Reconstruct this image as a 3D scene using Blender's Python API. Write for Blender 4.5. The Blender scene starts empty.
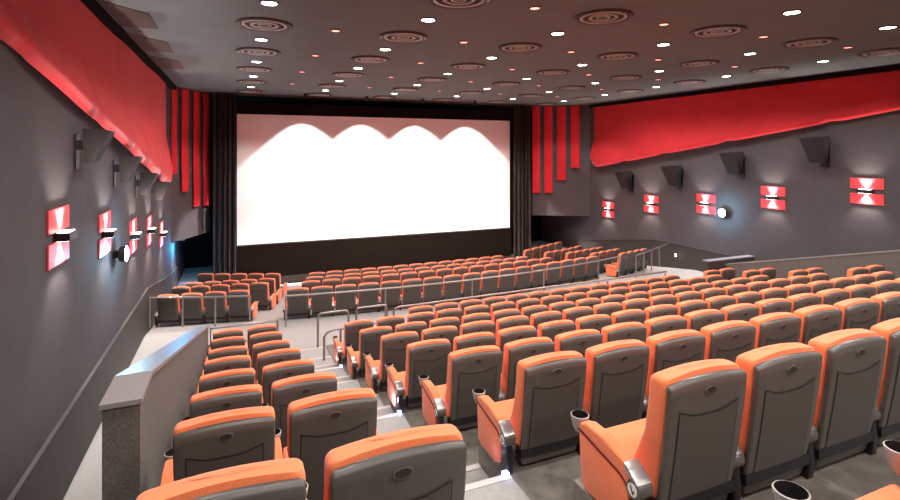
import bpy, bmesh, math, random
from mathutils import Vector, Matrix
random.seed(7)
PI = math.pi
scene = bpy.context.scene
COL = scene.collection
LIFT = 4.95                      # everything is laid out from eye level, then lifted so the front floor is at zero

# ------------------------------------------------------------------ materials
def mat(name, col, rough=0.6, metal=0.0, spec=0.4, emit=None, strength=0.0, noise=None, sheen=0.0, bump=None, coat=0.0):
    m = bpy.data.materials.new(name); m.use_nodes = True
    nt = m.node_tree; b = nt.nodes['Principled BSDF']
    b.inputs['Base Color'].default_value = (*col, 1)
    b.inputs['Roughness'].default_value = rough
    b.inputs['Metallic'].default_value = metal
    b.inputs['Specular IOR Level'].default_value = spec
    b.inputs['Sheen Weight'].default_value = sheen
    b.inputs['Coat Weight'].default_value = coat
    if emit:
        b.inputs['Emission Color'].default_value = (*emit, 1)
        b.inputs['Emission Strength'].default_value = strength
    tc = None
    if noise or bump:
        tc = nt.nodes.new('ShaderNodeTexCoord')
    if noise:                                   # (scale, amount): mottled cloth / carpet grain
        n = nt.nodes.new('ShaderNodeTexNoise'); n.inputs['Scale'].default_value = noise[0]; n.inputs['Detail'].default_value = 5
        nt.links.new(tc.outputs['Object'], n.inputs['Vector'])
        r = nt.nodes.new('ShaderNodeMapRange')
        r.inputs['From Min'].default_value = 0.3; r.inputs['From Max'].default_value = 0.7
        r.inputs['To Min'].default_value = 1 - noise[1]; r.inputs['To Max'].default_value = 1 + noise[1]
        nt.links.new(n.outputs['Fac'], r.inputs['Value'])
        mx = nt.nodes.new('ShaderNodeVectorMath'); mx.operation = 'SCALE'
        mx.inputs[0].default_value = col
        nt.links.new(r.outputs['Result'], mx.inputs['Scale'])
        nt.links.new(mx.outputs['Vector'], b.inputs['Base Color'])
    if bump:
        n2 = nt.nodes.new('ShaderNodeTexNoise'); n2.inputs['Scale'].default_value = bump[0]; n2.inputs['Detail'].default_value = 3
        nt.links.new(tc.outputs['Object'], n2.inputs['Vector'])
        bp = nt.nodes.new('ShaderNodeBump'); bp.inputs['Strength'].default_value = bump[1]; bp.inputs['Distance'].default_value = 0.01
        nt.links.new(n2.outputs['Fac'], bp.inputs['Height'])
        nt.links.new(bp.outputs['Normal'], b.inputs['Normal'])
    return m

M = dict(
    orange=mat('orange_velour', (0.88, 0.215, 0.083), 0.85, spec=0.15, noise=(140, 0.07), sheen=0.25, bump=(220, 0.25)),
    seam=mat('dark_red_piping', (0.16, 0.015, 0.012), 0.7),
    shell=mat('charcoal_plastic', (0.084, 0.073, 0.064), 0.33, spec=0.5, noise=(14, 0.06), bump=(400, 0.08)),
    pocket=mat('charcoal_panel', (0.070, 0.060, 0.053), 0.45, spec=0.4),
    black=mat('black_plastic', (0.012, 0.011, 0.012), 0.4, spec=0.4),
    silver=mat('grey_metal_cap', (0.36, 0.34, 0.33), 0.32, metal=0.7),
    white=mat('white_disc', (0.82, 0.80, 0.78), 0.4),
    gripdark=mat('grip_hollow', (0.026, 0.021, 0.019), 0.5),
    gripedge=mat('grip_edge', (0.13, 0.11, 0.10), 0.3, spec=0.5),
    lip=mat('cup_lip', (0.34, 0.31, 0.29), 0.35, spec=0.5),
    carpet=mat('pale_grey_carpet', (0.34, 0.328, 0.312), 0.9, spec=0.15, noise=(26, 0.07), bump=(180, 0.2)),
    rowfloor=mat('grey_row_floor', (0.15, 0.132, 0.112), 0.42, spec=0.4, noise=(9, 0.25), bump=(60, 0.12)),
    nosing=mat('pale_step_edge', (0.52, 0.49, 0.47), 0.5),
    wall=mat('grey_wall_cloth', (0.086, 0.076, 0.080), 0.88, spec=0.15, noise=(3.5, 0.05), bump=(90, 0.12)),
    dado=mat('dark_dado_board', (0.050, 0.043, 0.040), 0.6, noise=(5, 0.08)),
    lowwall=mat('grey_carpeted_parapet', (0.125, 0.114, 0.102), 0.9, noise=(70, 0.25), bump=(150, 0.3)),
    capstone=mat('smooth_grey_cap', (0.27, 0.245, 0.25), 0.33, spec=0.5),
    ceil=mat('brown_grey_ceiling', (0.138, 0.166, 0.166), 0.9, spec=0.1, noise=(2.2, 0.05)),
    trimshade=mat('dark_ceiling_trim_shade', (0.075, 0.055, 0.047), 0.9),  # dark ceiling trim, also the painted shadow of the edge notches
    velvet=mat('red_drape_cloth', (0.56, 0.026, 0.032), 0.85, spec=0.1, noise=(1.6, 0.08), sheen=0.2),
    banner=mat('red_banner_cloth', (0.60, 0.028, 0.036), 0.8, spec=0.1),
    screen=mat('white_screen', (0.86, 0.84, 0.84), 0.9, spec=0.05),
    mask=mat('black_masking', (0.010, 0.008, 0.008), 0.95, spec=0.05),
    stage=mat('dark_brown_apron', (0.010, 0.006, 0.004), 0.85, spec=0.08, noise=(4, 0.12)),
    curtain=mat('dark_grey_curtain', (0.030, 0.024, 0.022), 0.9, spec=0.1),
    rail=mat('dark_rail_metal', (0.30, 0.27, 0.25), 0.35, metal=0.6),
    vent=mat('vent_grey', (0.075, 0.066, 0.062), 0.5),
    ventrim=mat('vent_pale_ring', (0.36, 0.37, 0.36), 0.4),
    ventdark=mat('vent_dark', (0.03, 0.018, 0.016), 0.7),
    lampwhite=mat('lamp_white', (1, 1, 1), 0.5, emit=(1.0, 0.95, 0.90), strength=14),
    lampred=mat('lamp_rose', (1, 0.5, 0.4), 0.5, emit=(1.0, 0.30, 0.22), strength=2.2),
    redplate=mat('red_plate', (0.85, 0.07, 0.085), 0.45, spec=0.4),
    lens=mat('warm_lens', (1, 1, 1), 0.5, emit=(1.0, 0.88, 0.80), strength=10),
    bluelens=mat('cyan_white_lens', (1, 1, 1), 0.5, emit=(0.62, 0.92, 1.0), strength=22),
    blueled=mat('blue_led', (0.4, 0.5, 1), 0.5, emit=(0.35, 0.45, 1.0), strength=16),
    speaker=mat('speaker_cabinet', (0.020, 0.016, 0.015), 0.6),
    grille=mat('speaker_grille', (0.022, 0.017, 0.016), 0.8),
)

# ------------------------------------------------------------------ mesh helpers
def box(bm, x0, x1, y0, y1, z0, z1, mi=0):
    v = [bm.verts.new(p) for p in ((x0,y0,z0),(x1,y0,z0),(x1,y1,z0),(x0,y1,z0),(x0,y0,z1),(x1,y0,z1),(x1,y1,z1),(x0,y1,z1))]
    fs = []
    for q in ((3,2,1,0),(4,5,6,7),(0,1,5,4),(1,2,6,5),(2,3,7,6),(3,0,4,7)):
        f = bm.faces.new([v[i] for i in q]); f.material_index = mi; fs.append(f)
    return v, fs

def prism(bm, pts, axis, a0, a1, mi=0):
    """polygon pts swept along an axis ('x': pts are (y,z); 'z': pts are (x,y); 'y': pts are (x,z))"""
    def at(p, a):
        return {'x': (a, p[0], p[1]), 'y': (p[0], a, p[1]), 'z': (p[0], p[1], a)}[axis]
    lo = [bm.verts.new(at(p, a0)) for p in pts]; hi = [bm.verts.new(at(p, a1)) for p in pts]
    n = len(pts); fs = [bm.faces.new(lo[::-1]), bm.faces.new(hi)]
    for i in range(n):
        fs.append(bm.faces.new((lo[i], lo[(i+1) % n], hi[(i+1) % n], hi[i])))
    for f in fs: f.material_index = mi
    return fs

def bevel(bm, w, seg=2):
    bmesh.ops.recalc_face_normals(bm, faces=bm.faces)
    bmesh.ops.bevel(bm, geom=list(bm.edges), offset=w, segments=seg, profile=0.6, affect='EDGES', clamp_overlap=True)

def loft(bm, rings, cap=True, mi=0, closed=True):
    R = [[bm.verts.new(p) for p in r] for r in rings]
    n = len(rings[0])
    for a, b in zip(R, R[1:]):
        for i in range(n if closed else n-1):
            f = bm.faces.new((a[i], a[(i+1) % n], b[(i+1) % n], b[i])); f.material_index = mi
    if cap and closed:
        bm.faces.new(R[0][::-1]).material_index = mi; bm.faces.new(R[-1]).material_index = mi
    return R

def tube(bm, path, r, n=8, mi=0):
    pts = [Vector(p) for p in path]; rings = []
    up = Vector((0, 0, 1))
    for i, p in enumerate(pts):
        t = ((pts[min(i+1, len(pts)-1)] - pts[max(i-1, 0)])).normalized()
        ref = up if abs(t.z) < 0.95 else Vector((0, 1, 0))
        a = t.cross(ref).normalized(); b = t.cross(a).normalized()
        rings.append([p + a*r*math.cos(2*PI*k/n) + b*r*math.sin(2*PI*k/n) for k in range(n)])
    loft(bm, rings, mi=mi)

def lathe(bm, prof, n=24, axis='z', c=(0,0,0), mi=0, cap=True):
    rings = []
    for r, h in prof:
        ring = []
        for k in range(n):
            a = 2*PI*k/n; p = (r*math.cos(a), r*math.sin(a), h)
            if axis == 'x': p = (h, r*math.cos(a), r*math.sin(a))
            if axis == 'y': p = (r*math.cos(a), h, r*math.sin(a))
            ring.append((p[0]+c[0], p[1]+c[1], p[2]+c[2]))
        rings.append(ring)
    loft(bm, rings, cap=cap, mi=mi)

def obj(name, bm, mats, parent=None, smooth=None, recenter=None):
    """link a bmesh as one mesh object; top-level meshes get their origin at the middle of their base"""
    if not isinstance(mats, (list, tuple)): mats = [mats]
    bmesh.ops.recalc_face_normals(bm, faces=bm.faces)
    me = bpy.data.meshes.new(name)
    off = Vector((0, 0, 0))
    if recenter is None: recenter = parent is None
    if recenter:
        xs = [v.co for v in bm.verts]
        off = Vector(((min(c.x for c in xs)+max(c.x for c in xs))/2, (min(c.y for c in xs)+max(c.y for c in xs))/2, min(c.z for c in xs)))
        bmesh.ops.translate(bm, verts=bm.verts, vec=-off)
    bm.to_mesh(me); bm.free()
    for m in mats: me.materials.append(m)
    o = bpy.data.objects.new(name, me); COL.objects.link(o)
    o.location = off; o.parent = parent
    if smooth is not None:
        for p in me.polygons: p.use_smooth = True
        if smooth < 180: me.set_sharp_from_angle(angle=math.radians(smooth))
    return o

def tag(o, label, cat, group=None, kind=None):
    o['label'] = label; o['category'] = cat
    if group: o['group'] = group
    if kind: o['kind'] = kind
    return o

def thing(name, label, cat, loc=(0, 0, 0), rz=0.0, group=None):
    e = bpy.data.objects.new(name, None); COL.objects.link(e); e.empty_display_size = 0.1
    e.location = loc; e.rotation_euler = (0, 0, rz)
    return tag(e, label, cat, group)

def struct(name, bm, m, smooth=None):
    o = obj(name, bm, m, None, smooth); o['kind'] = 'structure'; return o

def dup_tree(o, parent=None):
    c = o.copy(); COL.objects.link(c); c.parent = parent
    for ch in list(o.children): dup_tree(ch, c)
    return c

def light(name, kind, loc, energy, col=(1, 1, 1), parent=None, rot=(0, 0, 0), **kw):
    l = bpy.data.lights.new(name, kind); l.energy = energy; l.color = col
    for k, v in kw.items(): setattr(l, k, v)
    o = bpy.data.objects.new(name, l); COL.objects.link(o); o.location = loc; o.rotation_euler = rot; o.parent = parent
    return o

ORD = ['zeroth', 'first', 'second', 'third', 'fourth', 'fifth', 'sixth', 'seventh', 'eighth', 'ninth', 'tenth', 'eleventh', 'twelfth',
       'thirteenth', 'fourteenth', 'fifteenth', 'sixteenth', 'seventeenth', 'eighteenth', 'nineteenth', 'twentieth']

# ------------------------------------------------------------------ hall geometry
XL, XR, YB, YF, ZC = -2.05, 15.6, -4.0, 24.2, 2.2
D = [0.61, 2.0, 3.28, 4.6, 5.9, 7.08, 8.4, 9.65, 10.9]            # seat-back lines of the raked rows
TOP = [-0.70, -1.14, -1.56, -1.98, -2.35, -2.64, -2.98, -3.25, -3.52]
HB = 0.80                                                          # height of a seat
FZ = [t - HB for t in TOP]
ZX = -4.38                                                         # cross aisle
def front_floor(y):
    if y < 13.9: return ZX
    return max(-4.95, ZX - 0.14*(y-13.9))

# floors
bm = bmesh.new()
ys = [11.55, 12.5, 13.9, 15.0, 16.0, 17.0, 17.97, 20.0, YF+0.3]
top = []
for y in ys: top.append((bm.verts.new((XL-0.2, y, front_floor(y))), bm.verts.new((XR+0.2, y, front_floor(y)))))
for a, b in zip(top, top[1:]): bm.faces.new((a[0], a[1], b[1], b[0]))
low = [(bm.verts.new((XL-0.2, y, -5.3)), bm.verts.new((XR+0.2, y, -5.3))) for y in (ys[0], ys[-1])]
bm.faces.new((low[0][0], low[1][0], low[1][1], low[0][1]))
bm.faces.new((top[0][0], low[0][0], low[0][1], top[0][1])); bm.faces.new((top[-1][0], top[-1][1], low[1][1], low[1][0]))
struct('floor_front', bm, M['carpet'])
for nm, a, b in (('floor_side', XL-0.2, -0.73), ('floor_far_side', 14.45, XR+0.2)):
    bm = bmesh.new(); box(bm, a, b, YB, 11.55, -5.3, ZX); struct(nm, bm, M['carpet'])

AISLES = [(0.90, 1.83), (11.98, 12.42)]
SPANS = [(-0.54, 0.90), (1.83, 11.98), (12.42, 14.26)]
for k in range(9):
    y0 = YB if k == 0 else D[k-1]+0.50
    y1 = D[k]+0.50 if k < 8 else 11.55
    bm = bmesh.new()
    for a, b in SPANS: box(bm, a, b, y0, y1, -5.3, FZ[k])
    struct('floor_terrace', bm, M['rowfloor'])
    bm = bmesh.new()
    for a, b in AISLES:
        box(bm, a, b, y0, D[k], -5.3, FZ[k])
        zn = FZ[k+1] if k < 8 else ZX
        box(bm, a, b, D[k], y1, -5.3, (FZ[k]+zn)/2)
    struct('floor_step', bm, M['carpet'])
    bm = bmesh.new()
    for a, b in AISLES:
        box(bm, a, b, D[k]-0.055, D[k]+0.004, FZ[k]-0.03, FZ[k]+0.006)
        box(bm, a, b, y1-0.055, y1+0.004, (FZ[k]+zn)/2-0.03, (FZ[k]+zn)/2+0.006)
    struct('trim_%d' % (k+1), bm, M['nosing'])

# walls
bm = bmesh.new(); box(bm, XL-0.25, XL, YB-0.2, YF, -5.3, ZC); struct('wall_left', bm, M['wall'])
bm = bmesh.new(); box(bm, XR, XR+0.25, YB-0.2, YF, -5.3, ZC); struct('wall_right', bm, M['wall'])
bm = bmesh.new(); box(bm, XL-0.25, XR+0.25, YF, YF+0.3, -5.3, ZC); struct('wall_front', bm, M['mask'])
bm = bmesh.new(); box(bm, XL-0.25, XR+0.25, YB-0.4, YB-0.15, -5.3, ZC); struct('wall_back', bm, M['wall'])
bm = bmesh.new(); box(bm, XL-0.25, XR+0.25, YB-0.4, YF+0.3, ZC, ZC+0.2); struct('ceiling', bm, M['ceil'])
bm = bmesh.new(); box(bm, XL, XR, 21.0, 21.12, ZC-0.05, ZC); struct('trim_10', bm, M['trimshade'])
# flanks: hanging wall panels either side of the screen
def flank(p0, p1, zb):
    d = Vector((p1[0]-p0[0], p1[1]-p0[1])).normalized(); n = Vector((-d.y, d.x))
    if n.y < 0: n = -n
    q0 = (p0[0]+n.x*0.3, p0[1]+n.y*0.3); q1 = (p1[0]+n.x*0.3, p1[1]+n.y*0.3)
    bm = bmesh.new(); prism(bm, [p0, p1, q1, q0], 'z', zb, ZC); return bm
FL = ((XL, 19.45), (-0.93, 21.75)); FR = ((13.2, 21.35), (XR, 20.0))
struct('wall_screen_left', flank(*FL, -3.1), M['wall'])
struct('wall_screen_right', flank(*FR, -3.12), M['wall'])
# dado boards
def dado(x, s, pts, nm):
    bm = bmesh.new()
    prism(bm, pts, 'x', x, x+s*0.03)
    struct('baseboard_'+nm, bm, M['dado'])
    bm = bmesh.new(); top = [p for p in pts if p[1] > -4.9]
    rings = [[(x, y, z), (x+s*0.05, y, z), (x+s*0.05, y, z+0.035), (x, y, z+0.035)] for y, z in top]
    loft(bm, rings); struct('trim_11' if s > 0 else 'trim_12', bm, M['capstone'] if False else M['dado'])
dado(XL, 1, [(YB, -5.0), (YB, -3.40), (14.5, -3.40), (19.3, -4.15), (YF, -4.55), (YF, -5.0)], 'left')
dado(XR, -1, [(YB, -5.0), (YB, -3.58), (15.9, -3.60), (22.8, -4.72), (YF, -4.75), (YF, -5.0)], 'right')
# parapets beside the raked blocks
def parapet(x0, x1, nm, cap_nm):
    prof = [(3.57, -5.3), (3.57, -1.52), (3.98, -1.52), (11.56, -3.60), (11.56, -5.3)]
    bm = bmesh.new(); prism(bm, prof, 'x', x0, x1); struct(nm, bm, M['lowwall'])
    bm = bmesh.new()
    rings = [[(x0-0.012, y, z), (x1+0.012, y, z), (x1+0.012, y, z+0.03), (x0-0.012, y, z+0.03)] for y, z in ((3.55, -1.52), (3.98, -1.52), (11.57, -3.60))]
    loft(bm, rings); struct(cap_nm, bm, M['capstone'])
parapet(-0.735, -0.54, 'wall_parapet_left', 'trim_13')
parapet(14.26, 14.455, 'wall_parapet_right', 'trim_14')
bm = bmesh.new(); box(bm, 13.55, XR, 11.6, 11.78, ZX, -3.46); struct('wall_parapet_front', bm, M['dado'])
bm = bmesh.new(); box(bm, 13.53, XR, 11.58, 11.80, -3.46, -3.43); struct('trim_15', bm, M['capstone'])
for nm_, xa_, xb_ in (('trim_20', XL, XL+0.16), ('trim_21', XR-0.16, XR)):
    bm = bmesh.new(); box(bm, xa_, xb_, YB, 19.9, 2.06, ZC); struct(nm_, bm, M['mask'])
# flush dark plates stand in for shadowed notches at the ceiling edge
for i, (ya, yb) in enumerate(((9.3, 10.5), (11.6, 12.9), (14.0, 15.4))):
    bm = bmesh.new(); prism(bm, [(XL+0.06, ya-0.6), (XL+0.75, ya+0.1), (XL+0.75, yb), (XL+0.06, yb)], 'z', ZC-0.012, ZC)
    struct('trim_%d' % (16+i), bm, M['trimshade'])

# ------------------------------------------------------------------ screen, apron, masking, curtains
bm = bmesh.new(); box(bm, 0.0, 11.9, 21.2, 21.26, -3.62, 1.42)
sc = thing('cinema_screen', 'huge white wide cinema screen on the front wall', 'screen', (5.95, 21.2, -3.62))
bmesh.ops.translate(bm, verts=bm.verts, vec=(-5.95, -21.2, 3.62))
obj('screen_sheet', bm, M['screen'], sc)
bm = bmesh.new()
for a in ((-0.75, 12.9, 21.28, 21.36, 5.04, 5.50), (-0.75, 0.0, 21.28, 21.36, -1.3, 5.04), (11.9, 12.9, 21.28, 21.36, -1.3, 5.04)):
    box(bm, a[0]-5.95, a[1]-5.95, a[2]-21.2, a[3]-21.2, a[4], a[5])
obj('masking', bm, M['mask'], sc)
bm = bmesh.new(); box(bm, 0.0, 11.88, 21.02, 21.19, -4.95, -3.63)
box(bm, 0.0, 11.88, 19.95, 21.02, -4.95, -4.90)  # low dark plate added over floor overlit by the washers
tag(obj('stage_apron', bm, M['stage']), 'dark brown apron panel running below the white screen', 'panel')

def curtain(x0, x1, y, label):
    bm = bmesh.new(); n = 60; loopf, loopb = [], []
    zs = [-4.94, -2.5, 0, 2.1]
    rows = []
    for z in zs:
        r = []
        for i in range(n+1):
            t = i/n; a = t*2*PI*4.5
            r.append((x0+(x1-x0)*t, y-0.10-0.075*math.sin(a)-0.03*math.sin(2.3*a+1), z))
        for i in range(n, -1, -1):
            t = i/n; a = t*2*PI*4.5
            r.append((x0+(x1-x0)*t, y-0.085-0.075*math.sin(a)-0.03*math.sin(2.3*a+1), z))
        rows.append(r)
    loft(bm, rows)
    return tag(obj('stage_curtain', bm, M['curtain'], smooth=50), label, 'curtain', 'side curtains of the screen')
curtain(-0.82, -0.03, 20.98, 'dark pleated curtain at the left edge of the white screen')
curtain(11.92, 12.82, 20.98, 'dark pleated curtain at the right edge of the white screen')

# banners
def banner(p, d, w, zt, zb, label, group):
    n = Vector((-d.y, d.x)); n = n if n.y < 0 else -n
    bm = bmesh.new(); rows = []
    for k in range(9):
        z = zt+(zb-zt)*k/8; r = []
        for sgn in (0, 1):
            rng = range(7) if sgn == 0 else range(6, -1, -1)
            for i in rng:
                t = i/6-0.5; o = 0.07+(0.012 if sgn == 0 else 0)+0.03*math.cos(t*PI)+0.012*math.sin(k*1.1+t)
                q = Vector((p[0], p[1]))+d*t*w+n*o
                r.append((q.x, q.y, z))
        rows.append(r)
    loft(bm, rows)
    return tag(obj('hanging_banner', bm, M['banner'], smooth=50), label, 'banner', group)
TH = math.atan2(213, 511); S_, C_ = math.sin(TH), math.cos(TH)
def hit(u, A, B):                                                   # where the sight line of a column meets a flank wall in plan
    X = (u-450)/511.; rx, ry = S_+X*C_, C_-X*S_
    dx, dy = B[0]-A[0], B[1]-A[1]
    s = (A[0]*ry-A[1]*rx)/(rx*dy-ry*dx)
    return A[0]+dx*s, A[1]+dy*s
def zat(v, x, y): return -(v-151)/511.*(x*S_+y*C_)
for side, (A, B), lst in (('left', FL, ((169.5, 175, 174), (179.5, 186.5, 191.6), (191.5, 197.5, 206), (201.3, 207.3, 205.5))),
                          ('right', FR, ((532.2, 540, 192.7), (544.3, 552.3, 192.7), (557, 565.6, 180), (570.6, 579.3, 168)))):
    d = Vector((B[0]-A[0], B[1]-A[1])).normalized()
    for i, (u0, u1, vb) in enumerate(lst):
        a, b = hit(u0, A, B), hit(u1, A, B); m_ = ((a[0]+b[0])/2, (a[1]+b[1])/2)
        w = math.hypot(a[0]-b[0], a[1]-b[1])
        k = i if side == 'right' else 3-i
        lab = 'red banner %s from the screen, hanging %s' % (('nearest', 'second', 'third', 'farthest')[k],
              'on its left' if side == 'left' else 'on its right')
        banner(m_, d, w, 2.16, zat(vb, *m_), lab, 'red banners beside the screen')

# big red swags under the ceiling of each side wall
def swag(x, s, label, folds, y1=19.6, slope=0.154, ys=1.2, flare=0.95):
    bm = bmesh.new(); ny, nz = 150, 24; y0 = 1.2
    def zbot(y):
        base = 2.02-slope*(y-ys)
        for f in folds: base += 0.05*math.exp(-((y-f)/0.18)**2)
        if y > y1-0.62: base += 0.42*((y-y1+0.62)/0.62)**2.5
        return base
    F, Bk = [], []
    for i in range(ny+1):
        y = y0+(y1-y0)*i/ny; zb = zbot(y); fr = []; bk = []
        for j in range(nz+1):
            t = j/nz; z = 2.055+(zb-2.055)*t
            o = 0.06+flare*max(0, t-0.55)**1.25*min(1, (2.1-zb)/1.8)
            if t > 0.9: o -= 0.12*((t-0.9)/0.1)**2
            for f in folds:                                          # creases that fan out towards the hem
                c = f-(1-t)*0.9
                o -= 0.035*t*t*math.exp(-((y-c)/0.10)**2)
            o += 0.012*math.sin(y*1.7+t*2)
            fr.append((x+s*o, y, z)); bk.append((x+s*(o-0.03), y, z+0.0))
        F.append([bm.verts.new(p) for p in fr]); Bk.append([bm.verts.new(p) for p in bk])
    for G in (F, Bk):
        for a, b in zip(G, G[1:]):
            for j in range(nz): bm.faces.new((a[j], a[j+1], b[j+1], b[j]))
    for a, b, c, e in zip(F, F[1:], Bk, Bk[1:]):
        bm.faces.new((a[0], b[0], e[0], c[0])); bm.faces.new((a[-1], c[-1], e[-1], b[-1]))
    for q in (0, -1):
        for j in range(nz): bm.faces.new((F[q][j], Bk[q][j], Bk[q][j+1], F[q][j+1]))
    return tag(obj('wall_drape', bm, M['velvet'], smooth=60), label, 'drape', 'long red drapes under the ceiling')
swag(XL, 1, 'long red drape along the top of the left wall, ending beside the banners', (6.2, 9.0, 11.6, 13.6, 15.2, 16.6), 17.7, 0.186, 0.55, 0.62)
swag(XR, -1, 'long red drape along the top of the right wall, above four loudspeakers', (6.2, 9.2, 12.4, 15.2, 17.4))

# ------------------------------------------------------------------ cinema seat
def rrect(hx, y0, y1, z, r=0.03, nc=4, arch=0.0):
    r = min(r, hx*0.9, (y1-y0)*0.49); pts = []
    for cx, cy, a0 in ((hx-r, y1-r, 0), (-hx+r, y1-r, PI/2), (-hx+r, y0+r, PI), (hx-r, y0+r, 1.5*PI)):
        for k in range(nc+1):
            a = a0+PI/2*k/nc; pts.append((cx+r*math.cos(a), cy+r*math.sin(a)))
    out = []                                                        # subdivide the long runs so the arched top is round
    for i, p in enumerate(pts):
        q = pts[(i+1) % len(pts)]; out.append(p)
        if abs(p[0]-q[0]) > 0.2:
            for k in range(1, 8): out.append((p[0]+(q[0]-p[0])*k/8, p[1]+(q[1]-p[1])*k/8))
    return [(x, y, z+arch*(1-(x/hx)**2)) for x, y in out]
def yb(z): return 0.115*max(0.0, 1-z/0.8)**1.35
def make_seat(cl=-0.262, ax=-0.325):
    t = thing('cinema_chair', 'orange cinema seat', 'chair')
    # grey rear shell
    bm = bmesh.new(); rings = []
    for z, dh, in ((0.035, 0.03), (0.05, 0.018), (0.2, 0.010), (0.4, 0.004), (0.6, 0.0), (0.72, 0.0), (0.762, 0.0), (0.772, 0.002), (0.779, 0.007), (0.782, 0.014)):
        ar = 0.017*max(0, (z-0.3)/0.475)
        rings.append(rrect(0.268-dh, yb(z)+max(0, z-0.762)*0.8, yb(z)+0.035, z, 0.012, 3, ar))
    loft(bm, rings); obj('back_shell', bm, M['shell'], t, smooth=50)
    # pocket panel with its dark groove
    bm = bmesh.new(); xs = [-0.205, -0.200]+[-0.2+0.4*i/12 for i in range(1, 12)]+[0.2, 0.205]
    G = []
    for x in xs:
        zt = 0.608+0.038*(abs(x)/0.205)**1.7+0.004*math.cos(x/0.205*2*PI)
        zs = [0.085]+[0.09+(zt-0.008-0.09)*j/8 for j in range(9)]+[zt]
        G.append([bm.verts.new((x, yb(z)-0.0035, z)) for z in zs])
    for i in range(len(G)-1):
        for j in range(len(G[0])-1):
            f = bm.faces.new((G[i][j], G[i+1][j], G[i+1][j+1], G[i][j+1]))
            f.material_index = 1 if i in (0, len(G)-2) or j == len(G[0])-2 else 0
    obj('back_panel', bm, [M['pocket'], M['black']], t, smooth=40)
    # oval grip recess
    bm = bmesh.new()
    for r, y, mi in ((1.0, -0.006, 0), (0.82, -0.0075, 1)):
        rings = [[(0.041*r*q*math.cos(2*PI*k/24), yb(0.73)+yy, 0.730+0.021*r*q*math.sin(2*PI*k/24)) for k in range(24)] for q, yy in ((1, 0.004), (1, y), (0.02, y))]
        loft(bm, rings, mi=mi)
    obj('grip_recess', bm, [M['gripedge'], M['gripdark']], t)
    # upholstered backrest
    bm = bmesh.new(); rings = []
    for z, f, dh in ((0.14, 0.24, 0.03), (0.20, 0.285, 0.022), (0.30, 0.290, 0.021), (0.40, 0.245, 0.019), (0.46, 0.21, 0.006), (0.50, 0.19, 0.0), (0.65, 0.165, 0.0), (0.762, 0.155, 0.0),
                     (0.782, 0.150, 0.003), (0.793, 0.142, 0.009), (0.800, 0.125, 0.020), (0.803, 0.105, 0.040)):
        ar = 0.020*max(0, (z-0.3)/0.475)
        rings.append(rrect(0.272-dh, yb(z)+0.033+max(0, z-0.757)*0.2, f, z, 0.03, 4, ar))
    loft(bm, rings); obj('backrest', bm, M['orange'], t, smooth=50)
    # seat cushion
    bm = bmesh.new(); prism(bm, [(0.16, 0.16), (0.60, 0.16), (0.63, 0.20), (0.615, 0.268), (0.45, 0.250), (0.20, 0.225)], 'x', cl, 0.262)
    bevel(bm, 0.022, 3); obj('seat_cushion', bm, M['orange'], t, smooth=50)
    bm = bmesh.new(); box(bm, -0.21, 0.21, 0.16, 0.56, 0.13, 0.18); box(bm, -0.265, 0.265, 0.08, 0.16, 0.10, 0.16); obj('seat_pan', bm, M['black'], t)
    arm(t, ax)
    return t
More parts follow.
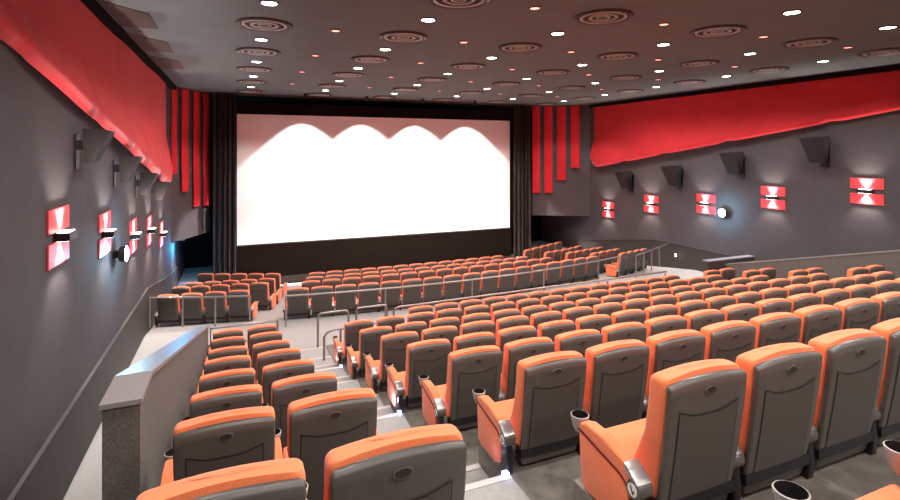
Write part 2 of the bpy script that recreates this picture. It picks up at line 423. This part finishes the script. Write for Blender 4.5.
def arm(t, cx):
    w = 0.040; A = 0.085; H = -0.05
    def yz(pts): return [(y+A, z+H if z > 0.2 else z) for y, z in pts]
    bm = bmesh.new()
    prism(bm, yz([(0.03, 0.325), (0.045, 0.366), (0.12, 0.404), (0.28, 0.438), (0.42, 0.440), (0.475, 0.420), (0.485, 0.385), (0.30, 0.352), (0.13, 0.322), (0.06, 0.275)]), 'x', cx-w, cx+w)
    bevel(bm, 0.015, 3); a = obj('armrest', bm, M['orange'], t, smooth=50)
    bm = bmesh.new()
    prism(bm, yz([(0.480, 0.378), (0.300, 0.346), (0.13, 0.316), (0.075, 0.27), (0.10, 0.04), (0.17, 0.012), (0.40, 0.012), (0.462, 0.04)]), 'x', cx-w+0.002, cx+w-0.002)
    bevel(bm, 0.010, 2); obj('side_panel', bm, M['orange'], t, smooth=50)
    bm = bmesh.new()
    tube(bm, [(cx-w+0.002, y, z) for y, z in yz([(0.484, 0.383), (0.30, 0.350), (0.13, 0.320), (0.06, 0.272)])], 0.0045, 5)
    obj('piping', bm, M['seam'], a)
    # hinge at the back of the arm, with pale disc and a dark tick
    bm = bmesh.new(); hx = 0.045
    lathe(bm, [(0.001, -hx), (0.045, -hx), (0.050, -hx+0.006), (0.050, hx-0.006), (0.045, hx), (0.001, hx)], 22, 'x', (cx, 0.036+A, 0.300+H))
    obj('hinge_cap', bm, M['shell'], a, smooth=40)
    bm = bmesh.new()
    prism(bm, yz([(0.100, 0.404), (0.060, 0.386), (0.022, 0.357), (0.000, 0.338), (0.010, 0.330), (0.044, 0.352), (0.074, 0.352), (0.094, 0.372)]), 'x', cx-hx-0.001, cx+hx+0.001)
    bevel(bm, 0.004, 2); obj('collar', bm, M['silver'], a, smooth=40)
    bm = bmesh.new(); hy, hz = 0.036+A, 0.300+H
    lathe(bm, [(0.032, -0.044), (0.032, -0.049), (0.001, -0.0495)], 20, 'x', (cx, hy, hz))
    prism(bm, [(hy-0.010, hz-0.018), (hy-0.004, hz-0.020), (hy+0.014, hz+0.020), (hy+0.008, hz+0.022)], 'x', cx-0.0515, cx-0.0490, 1)
    prism(bm, [(hy-0.006, hz-0.020), (hy-0.002, hz-0.016), (hy-0.014, hz+0.003), (hy-0.018, hz+0.000)], 'x', cx-0.0515, cx-0.0490, 1)
    obj('emblem_disc', bm, [M['white'], M['black']], a)
    # cup holder at the front of the arm
    bm = bmesh.new(); cy = 0.520+A
    lathe(bm, [(0.028, 0.355), (0.040, 0.380), (0.052, 0.430), (0.054, 0.448), (0.049, 0.450)], 20, 'z', (cx, cy, H-0.01), cap=False)
    lathe(bm, [(0.049, 0.450), (0.046, 0.432), (0.034, 0.372), (0.001, 0.372)], 20, 'z', (cx, cy, H-0.01), mi=1, cap=False)
    obj('cup_holder', bm, [M['lip'], M['black']], a, smooth=50)
    # black stand
    bm = bmesh.new()
    prism(bm, yz([(0.005, 0.0), (0.13, 0.0), (0.085, 0.06), (0.060, 0.275), (0.010, 0.285), (-0.005, 0.08)]), 'x', cx-0.026, cx+0.026)
    bevel(bm, 0.006, 2)
    obj('stand', bm, M['black'], t, smooth=50)
    return a

SEAT = make_seat()
AISL = make_seat(-0.300, -0.355)                                     # on the stepped aisle the arm stands a little clear
ENDS = make_seat(); arm(ENDS, 0.320)                                  # the seat at a row's end closes it with a second arm
NSEAT = [0]
def place(x, y, z, rz, label, group, end=False, sx=1.0):
    src = ENDS if end else (AISL if 'on the stepped aisle' in label and 'side' not in label else SEAT)
    o = dup_tree(src); NSEAT[0] += 1
    o.location = (x, y, z); o.rotation_euler = (0, 0, rz); tag(o, label, 'chair', group)
    o.scale = (sx, 1, 1)
    return o

# raked main block: rows counted from the camera
P = 0.62
NM = [3, 7, 12, 16, 16, 16, 16, 16, 13]
for k in range(9):
    x0 = 2.0 if k == 0 else (2.19-0.01*max(0, k-2) if k < 8 else 3.82)
    n = NM[k] if k < 8 else 13
    row = 'row beside the camera' if k == 0 else '%s main-block row from the camera' % ORD[k]
    for i in range(n):
        lab = 'orange seat, %s, %s' % (row, 'on the stepped aisle' if i == 0 and k < 8 else '%s seat from the %s' % (ORD[i+1], 'stepped aisle' if k < 8 else 'hoop handrails'))
        place(x0+P*i+(0.03 if k == 1 else 0), D[k]-(0.12 if k == 1 else 0.10), FZ[k], 0, lab, 'orange seats of the main raked block', end=(i == n-1 and n > 12))
    # pair beside the parapet
    if k >= 1:
        for i in range(2):
            place(-0.16+0.013*(11-D[k])+P*i, D[k]-(0.16 if k == 1 else 0.10), FZ[k], 0, 'orange two-seat-row seat %s, %s row from the camera' % (('beside the low grey parapet', 'on the stepped aisle side')[i], ORD[k]),
                  'orange seats in pairs beside the low parapet', end=(i == 1))
    if k >= 5:
        for i in range(2):
            place(12.86+P*i, D[k]-0.10, FZ[k], 0, 'orange seat %s of a far pair, %s row from the camera' % (('on the aisle side', 'on the parapet side')[i], ORD[k]),
                  'orange seats in far pairs past the main block', end=(i == 1))

# front block on the gentle slope, gently curved
def ycurve(x): return 13.42+0.020*(x-5.2)**2
for r, (off, xs, xe, pitch) in enumerate(((0, 1.45, 11.75, 0.612), (1.22, 1.93, 10.45, 0.575), (2.38, 2.2, 9.95, 0.575), (3.75, 2.45, 9.35, 0.575))):
    x = xs; i = 0
    pts = []
    while x < xe:
        sl = 0.040*(x-5.2); pts.append((x, ycurve(x)+off, math.atan(sl))); x += pitch*math.cos(math.atan(sl))
    for i, (x, y, a) in enumerate(pts):
        row = ('behind the long railing', 'second row from the long railing', 'third row from the long railing', 'row closest to the screen')[r]
        place(x, y, front_floor(y-0.02), a, 'orange front-block seat, %s, %s from the left gangway' % (row, ORD[i+1]),
              'orange seats of the front block', end=(i == len(pts)-1), sx=1.0 if r == 0 else 0.935)
# front corner block by the left wall
for r, (xa, ya, xb, yb_, n, z) in enumerate(((-1.66, 14.83, 0.02, 14.28, 4, -3.6), (-1.52, 16.62, 0.58, 15.78, 5, -3.87), (-1.25, 17.68, 0.83, 16.85, 5, -4.0), (-1.0, 19.0, 1.08, 18.15, 5, -4.12))):
    a = math.atan2(yb_-ya, xb-xa)
    for i in range(n):
        t = i/(n-1); x, y = xa+(xb-xa)*t, ya+(yb_-ya)*t
        row = ('behind the short railing', 'second row from the short railing', 'third row from the short railing', 'row closest to the screen')[r]
        place(x, y, max(front_floor(y), z-HB) if False else front_floor(y), a, 'orange corner-block seat, %s, %s from the left wall' % (row, ORD[i+1]),
              'orange seats of the corner block', end=(i == n-1), sx=0.94 if r == 0 else 0.915)
# far corner block turned towards the screen
for r, (xa, ya, n) in enumerate(((12.72, 14.35, 4), (12.2, 15.26, 4), (11.92, 16.36, 5), (11.58, 17.34, 5), (11.30, 18.45, 5))):
    a = math.radians(24.5)
    for i in range(n):
        x, y = xa+0.60*i*math.cos(a), ya+0.60*i*math.sin(a)
        place(x, y, front_floor(y), a, 'orange turned far-corner seat, %s row from its sloping rail, %s from the gangway' % (ORD[r+1], ORD[i+1]),
              'orange seats of the turned far corner block', end=(i == n-1), sx=0.965)
for s_ in (SEAT, ENDS, AISL):
    for c in list(s_.children):
        for g in list(c.children): bpy.data.objects.remove(g)
        bpy.data.objects.remove(c)
    bpy.data.objects.remove(s_)

# ------------------------------------------------------------------ rails
def rail(label, pts, posts, group='dark metal handrails', r=0.026):
    """pts: run of the top bar (bends included); posts: (x, y, floor z, top z)"""
    bx, by = pts[0][0], pts[0][1]; bz = posts[0][2]
    t = thing('handrail', label, 'handrail', (bx, by, bz), 0, group)
    bm = bmesh.new(); tube(bm, [(p[0]-bx, p[1]-by, p[2]-bz) for p in pts], r); obj('rail_bar', bm, M['rail'], t, smooth=60)
    for x, y, zf, zt in posts:
        bm = bmesh.new(); tube(bm, [(x-bx, y-by, zf-bz), (x-bx, y-by, zt-bz)], r*0.85); obj('post', bm, M['rail'], t, smooth=60)
    return t
def hoop(x0, x1, y, zf, zt, label):
    c = 0.07
    pts = [(x0, y, zf), (x0, y, zt-c), (x0+c*0.3, y, zt-c*0.3), (x0+c, y, zt), (x1-c, y, zt), (x1-c*0.3, y, zt-c*0.3), (x1, y, zt-c), (x1, y, zf)]
    t = thing('handrail', label, 'handrail', (x0, y, zf), 0, 'dark metal handrails')
    bm = bmesh.new(); tube(bm, [(p[0]-x0, 0, p[2]-zf) for p in pts], 0.026); obj('rail_bar', bm, M['rail'], t, smooth=60)
hoop(1.66, 2.34, 11.62, ZX, -3.62, 'dark hoop handrail closest to the stepped aisle, above the cross aisle')
hoop(2.52, 3.24, 11.62, ZX, -3.60, 'dark hoop handrail second from the stepped aisle, beside the main block')
rail('long dark rail along the front of the main block, beside the hoop handrails', [(3.42, 11.66, ZX), (3.42, 11.66, -3.78), (3.46, 11.66, -3.73), (3.54, 11.66, -3.70), (11.9, 11.66, -3.62)],
     [(x, 11.66, ZX, -3.68) for x in (5.5, 7.6, 9.7, 11.85)])
rail('low dark rail at the foot of the stepped aisle, beside the main block', [(1.66, 10.75, FZ[8]), (1.66, 10.75, -3.85), (1.72, 10.75, -3.76), (1.86, 10.75, -3.72), (2.9, 10.75, -3.70)], [(2.0, 10.75, FZ[8], -3.71), (2.88, 10.75, FZ[8], -3.70)])
rail('dark rail closing the front of the two-seat block', [(-0.5, 11.5, FZ[8]), (-0.5, 11.5, -3.62), (0.80, 11.5, -3.62), (0.80, 11.5, -3.74)], [(0.80, 11.5, FZ[8], -3.62)])
pts = [(x, ycurve(x)-0.42, -3.62) for x in (1.12, 2.0, 3, 4, 5, 6, 7, 8, 9, 10, 11, 11.6, 12.1)]
rail('long dark railing behind the front block of seats', pts, [(x, ycurve(x)-0.42, ZX, -3.62) for x in (1.12, 3.6, 6.1, 8.6, 11.0, 12.1)])
pl = [(-2.0, 14.55), (-1.25, 14.28), (-0.5, 14.02), (0.30, 13.78)]
rail('short dark railing behind the corner block by the sconces', [(x, y, -3.64) for x, y in pl], [(x, y, ZX, -3.64) for x, y in pl])
pq = [(12.75, 13.85), (13.35, 14.12), (14.0, 14.42), (14.7, 14.75), (15.5, 15.1)]
rail('sloping dark rail behind the turned far corner block', [(x, y, -3.62) for x, y in pq], [(x, y, ZX, -3.62) for x, y in pq[:4]])

# ------------------------------------------------------------------ ceiling fittings
XS = [0.44, 2.95, 5.52, 8.10, 10.66, 13.22]
YW = [2.70, 5.38, 8.02, 10.70, 13.40, 16.05, 18.75]
YD = [4.05, 6.74, 9.40, 12.02, 14.65, 17.35, 20.15]
XRD = [1.66, 4.22, 6.82, 9.33, 11.93]
def visible(x, y, z=ZC):
    d = x*S_+y*C_
    if d < 0.4: return False
    u = 450+511*(x*C_-y*S_)/d; v = 151-511*z/d
    return -25 < u < 925 and v > -22
def down_spot(x, y, z, e, col, size, blend, par, rad=0.09):
    return light('lamp_beam', 'SPOT', (x, y, z), e, col, par, (0, 0, 0), spot_size=math.radians(size), spot_blend=blend, shadow_soft_size=rad)
E_DOWN, E_RED = 190.0, 38.0
CN = ['nearest the left wall', 'second from the left wall', 'third from the left wall', 'third from the right wall', 'second from the right wall', 'nearest the right wall']
proto = None
for j, y in enumerate(sorted(YW+[0.0, -2.65])):
    for i, x in enumerate(XS):
        if y > 2 and visible(x, y):
            t = thing('downlight', 'small white ceiling downlight, %s row from the screen, %s' % (ORD[9-j], CN[i]), 'light', (x, y, ZC), 0, 'white ceiling downlights')
            if proto is None:
                bm = bmesh.new(); lathe(bm, [(0.10, 0.0), (0.145, 0.0), (0.145, -0.012), (0.125, -0.022), (0.10, -0.012)], 24, cap=False); ring = obj('trim_ring', bm, M['vent'], t, smooth=50)
                bm = bmesh.new(); lathe(bm, [(0.001, -0.004), (0.118, -0.004), (0.118, -0.016), (0.001, -0.018)], 24); lamp = obj('lamp', bm, M['lampwhite'], t)
                proto = (ring, lamp)
            else:
                for q in proto:
                    c = q.copy(); COL.objects.link(c); c.parent = t
            down_spot(0, 0, -0.06, E_DOWN, (1.0, 0.955, 0.91), 112 if y > 18 else 150, 0.35 if y > 18 else 0.55, t)
        else:
            down_spot(x, y, ZC-0.06, E_DOWN, (1.0, 0.955, 0.91), 150, 0.55, None)
proto = None
for j, y in enumerate(YD):
    for i, x in enumerate(XS):
        if not visible(x, y): continue
        t = thing('ceiling_vent', 'round ringed ceiling vent, %s row from the screen, %s' % (ORD[7-j], CN[i]), 'vent', (x, y, ZC), 0, 'round ceiling vents')
        if proto is None:
            L = []
            bm = bmesh.new(); lathe(bm, [(0.40, -0.0), (0.465, -0.0), (0.47, -0.02), (0.455, -0.042), (0.43, -0.042), (0.40, -0.012)], 36, cap=False); L.append(obj('frame', bm, M['vent'], t, smooth=50))
            bm = bmesh.new(); lathe(bm, [(0.001, -0.003), (0.41, -0.003), (0.41, -0.006), (0.001, -0.006)], 36); L.append(obj('backing', bm, M['ventdark'], t))
            for ra, rb in ((0.375, 0.325), (0.235, 0.185), (0.115, 0.085)):
                bm = bmesh.new(); lathe(bm, [(ra, -0.012), (ra, -0.030), (ra-0.008, -0.036), (rb+0.008, -0.036), (rb, -0.030), (rb, -0.012)], 36, cap=False); L.append(obj('ring', bm, M['ventrim'], t, smooth=50))
            bm = bmesh.new(); lathe(bm, [(0.001, -0.006), (0.055, -0.006), (0.055, -0.030), (0.001, -0.034)], 24); L.append(obj('core', bm, M['vent'], t, smooth=50))
            proto = L
        else:
            for q in proto:
                c = q.copy(); COL.objects.link(c); c.parent = t
proto = None
for j, y in enumerate(YD[:-1]):
    for i, x in enumerate(XRD):
        if not visible(x, y): continue
        t = thing('rose_ceiling_light', 'tiny rose ceiling light, %s row from the screen, %s from the left wall' % (ORD[6-j], ORD[i+1]), 'light', (x, y, ZC), 0, 'tiny rose ceiling lights')
        if proto is None:
            bm = bmesh.new(); lathe(bm, [(0.075, 0.0), (0.10, 0.0), (0.10, -0.01), (0.08, -0.018), (0.072, -0.01)], 20, cap=False); a = obj('trim_ring', bm, M['vent'], t, smooth=50)
            bm = bmesh.new(); lathe(bm, [(0.001, -0.004), (0.072, -0.004), (0.072, -0.012), (0.001, -0.013)], 20); b = obj('lamp', bm, M['lampred'], t)
            proto = (a, b)
        else:
            for q in proto:
                c = q.copy(); COL.objects.link(c); c.parent = t
        down_spot(0, 0, -0.05, E_RED*(2.2 if y > 14 else 0.15), (1.0, 0.25, 0.25), 150, 0.6, t)

# wall washers above the screen
E_SCR = 13.0
for i, x in enumerate((2.42, 4.80, 7.18, 9.60)):
    t = thing('screen_washer', 'slim black lamp over the screen, %s from the doorway side' % ORD[i+1], 'light', (x, 20.25, ZC), 0, 'lamps washing the screen')
    bm = bmesh.new(); lathe(bm, [(0.001, 0), (0.043, 0), (0.043, -0.03), (0.035, -0.03), (0.001, -0.02)], 20); obj('can', bm, M['ventdark'], t, smooth=50)
    bm = bmesh.new(); box(bm, -0.07, 0.07, -0.050, -0.044, -0.20, 0.0); obj('added_baffle', bm, M['ventdark'], t)  # added plate that keeps the beam off the front floor
    o = light('washer_beam', 'SPOT', (0, -0.036, -0.05), E_SCR, (1.0, 0.97, 0.95), t, (0, 0, 0), spot_size=math.radians(89), spot_blend=0.16, shadow_soft_size=0.004)
    l = o.data; l.use_nodes = True; nt = l.node_tree; em = nt.nodes['Emission']
    fo = nt.nodes.new('ShaderNodeLightFalloff'); fo.inputs['Strength'].default_value = 6.0
    nt.links.new(fo.outputs['Constant'], em.inputs['Strength'])

# ------------------------------------------------------------------ wall sconces, spotlights, loudspeakers
def sconce(x, s, y, z, label):
    t = thing('wall_sconce', label, 'wall lamp', (x, y, z), 0, 'red wall sconces')
    for dz, nm in ((0.205, 'red_plate'), (-0.205, 'red_plate')):
        bm = bmesh.new(); box(bm, min(s*0.0, s*0.025), max(s*0.0, s*0.025), -0.40, 0.40, dz-0.145, dz+0.145); bevel(bm, 0.006, 1); obj(nm, bm, M['redplate'], t)
    bm = bmesh.new(); box(bm, min(0, s*0.17), max(0, s*0.17), -0.17, 0.17, -0.05, 0.05); bevel(bm, 0.008, 1); h = obj('housing', bm, M['black'], t)
    for dz in (0.052, -0.052):
        bm = bmesh.new(); box(bm, min(s*0.03, s*0.15), max(s*0.03, s*0.15), -0.13, 0.13, dz-0.004, dz+0.004); obj('lens', bm, M['lens'], h)
    for r, dz in ((0, -0.07), (PI, 0.07)):
        light('sconce_beam', 'SPOT', (s*0.065, 0, dz), 190, (1.0, 0.88, 0.82), t, (r, 0, 0), spot_size=math.radians(98), spot_blend=0.75, shadow_soft_size=0.03)
for i, (y, z) in enumerate(((18.68, -2.66), (16.07, -2.16), (13.45, -1.91), (10.95, -1.47), (8.35, -1.08))):
    sconce(XR, -1, y, z, 'red glowing sconce, %s from the screen on the right wall' % ORD[i+1])
for i, (y, z) in enumerate(((17.0, -2.42), (14.75, -2.0), (12.6, -1.80), (10.1, -1.38), (7.7, -1.05))):
    sconce(XL, 1, y, z, 'red glowing sconce, %s from the screen on the left wall' % ORD[i+1])
def spotlight(x, s, y, z, label):
    t = thing('wall_spotlight', label, 'spotlight', (x, y, z), 0, 'blue-white wall spotlights')
    bm = bmesh.new(); box(bm, min(0, s*0.08), max(0, s*0.08), -0.05, 0.05, -0.06, 0.06); obj('bracket', bm, M['black'], t)
    bm = bmesh.new(); lathe(bm, [(0.06, s*0.07), (0.13, s*0.10), (0.15, s*0.20), (0.14, s*0.20), (0.05, s*0.12)], 24, 'x', cap=True); obj('housing', bm, M['speaker'], t, smooth=50)
    bm = bmesh.new(); lathe(bm, [(0.001, s*0.19), (0.14, s*0.19), (0.14, s*0.205), (0.09, s*0.225), (0.001, s*0.235)], 24, 'x'); obj('lens', bm, M['bluelens'], t, smooth=50)
    light('spot_glow', 'POINT', (s*0.32, 0, 0), 70, (0.30, 0.72, 1.0), t, shadow_soft_size=0.12)
spotlight(XR, -1, 12.63, -2.13, 'round blue-white spotlight on the right wall between two red sconces')
spotlight(XL, 1, 10.8, -1.86, 'round blue-white spotlight low on the left wall beside the red sconces')
def loudspeaker(x, s, y, z, label, sc=1.08):
    t = thing('loudspeaker', label, 'loudspeaker', (x+s*0.003, y, z), 0, 'wall loudspeakers')
    def done(bm): bmesh.ops.scale(bm, vec=(sc, sc, sc), verts=bm.verts); return bm
    bm = bmesh.new()
    bot = [(s*0.16, -0.16, -0.36), (s*0.34, -0.20, -0.36), (s*0.34, 0.20, -0.36), (s*0.16, 0.16, -0.36)]
    top = [(s*0.14, -0.20, 0.34), (s*0.62, -0.30, 0.30), (s*0.62, 0.30, 0.30), (s*0.14, 0.20, 0.34)]
    loft(bm, [bot, top]); bevel(bm, 0.012, 2); obj('cabinet', done(bm), M['speaker'], t, smooth=40)
    bm = bmesh.new()
    g0 = [(s*0.352, -0.17, -0.32), (s*0.352, 0.17, -0.32), (s*0.362, 0.17, -0.325), (s*0.362, -0.17, -0.325)]
    g1 = [(s*0.606, -0.265, 0.26), (s*0.606, 0.265, 0.26), (s*0.618, 0.265, 0.255), (s*0.618, -0.265, 0.255)]
    loft(bm, [g0, g1]); obj('grille', done(bm), M['grille'], t)
    bm = bmesh.new(); box(bm, min(0, s*0.17), max(0, s*0.17), -0.05, 0.05, -0.10, 0.10); box(bm, min(0, s*0.025), max(0, s*0.025), -0.12, 0.12, -0.48, 0.22); obj('bracket', done(bm), M['black'], t)
for i, (y, z) in enumerate(((17.2, -1.22), (14.6, -0.92), (12.05, -0.40), (9.4, 0.05))):
    loudspeaker(XR, -1, y, z, 'dark wall loudspeaker, %s from the screen on the right wall' % ORD[i+1])
for i, (y, z) in enumerate(((15.3, -1.03), (12.95, -0.70), (10.85, -0.31), (8.5, 0.08))):
    loudspeaker(XL, 1, y, z, 'dark wall loudspeaker, %s from the screen on the left wall' % ORD[i+1], 0.68)
# small marker lamps
def marker(x, s, y, z, label, m, cat='light', e=0.6, col=(1, 1, 1)):
    t = thing('marker_lamp', label, cat, (x, y, z))
    bm = bmesh.new(); box(bm, min(0, s*0.04), max(0, s*0.04), -0.06, 0.06, -0.08, 0.08); bevel(bm, 0.006, 1); obj('case', bm, M['black'], t)
    bm = bmesh.new(); box(bm, min(s*0.04, s*0.05), max(s*0.04, s*0.05), -0.035, 0.035, -0.05, 0.05); obj('lens', bm, m, t)
    light('marker_glow', 'POINT', (s*0.12, 0, 0), e, col, t, shadow_soft_size=0.03)
marker(XR-0.03, -1, 14.75, -4.0, 'tiny white marker lamp low on the dark dado board', M['lens'])
t = thing('passage_lamp', 'small blue lamp under the wall panel over the dark left doorway', 'light', (-1.75, 20.2, -3.1))
bm = bmesh.new(); lathe(bm, [(0.001, 0), (0.06, 0), (0.06, -0.05), (0.045, -0.05), (0.045, -0.03), (0.001, -0.03)], 16); obj('case', bm, M['black'], t, smooth=40)
bm = bmesh.new(); lathe(bm, [(0.001, -0.032), (0.043, -0.032), (0.043, -0.045), (0.001, -0.048)], 16); obj('lens', bm, M['blueled'], t)
light('passage_glow', 'POINT', (0.0, -0.10, -0.25), 100, (0.04, 0.46, 1.0), t, shadow_soft_size=0.05)
# aisle lamps on the stands of the aisle seats
for k, c, e in ((2, (0.35, 0.45, 1.0), 0.12), (4, (0.80, 0.76, 1.0), 1.6), (7, (0.85, 0.8, 1.0), 1.2)):
    t = thing('aisle_lamp', 'tiny blue aisle lamp at the foot of the %s aisle seat from the camera' % ORD[k], 'light', (1.795, D[k]-0.02, FZ[k]), 0, 'tiny blue aisle lamps')
    bm = bmesh.new(); box(bm, -0.02, 0.02, -0.02, 0.02, 0.006, 0.035); obj('case', bm, M['blueled'], t)
    light('aisle_glow', 'POINT', (-0.05, 0.16, 0.10), e, c, t, shadow_soft_size=0.02)

# ------------------------------------------------------------------ camera, world, view
for o in list(COL.objects):
    if o.parent is None: o.location.z += LIFT
cd = bpy.data.cameras.new('camera'); cam = bpy.data.objects.new('camera', cd); COL.objects.link(cam)
cam.location = (0, 0, LIFT); cam.rotation_euler = (PI/2, 0, -TH)
cd.sensor_fit = 'HORIZONTAL'; cd.sensor_width = 36; cd.lens = 511/900*36
cd.shift_y = -(250-151)/900
cd.clip_start = 0.05; cd.clip_end = 200
scene.camera = cam
w = bpy.data.worlds.new('world'); scene.world = w; w.use_nodes = True
w.node_tree.nodes['Background'].inputs['Color'].default_value = (0.5, 0.45, 0.45, 1)
w.node_tree.nodes['Background'].inputs['Strength'].default_value = 0.05
scene.view_settings.view_transform = 'Standard'; scene.view_settings.look = 'None'
scene.view_settings.gamma = 1; scene.view_settings.use_curve_mapping = False
scene.view_settings.exposure = 0.3
scene.cycles.use_denoising = True
scene.cycles.max_bounces = 8; scene.cycles.diffuse_bounces = 5
scene.cycles.sample_clamp_indirect = 6
scene.cycles.caustics_reflective = False; scene.cycles.caustics_refractive = False
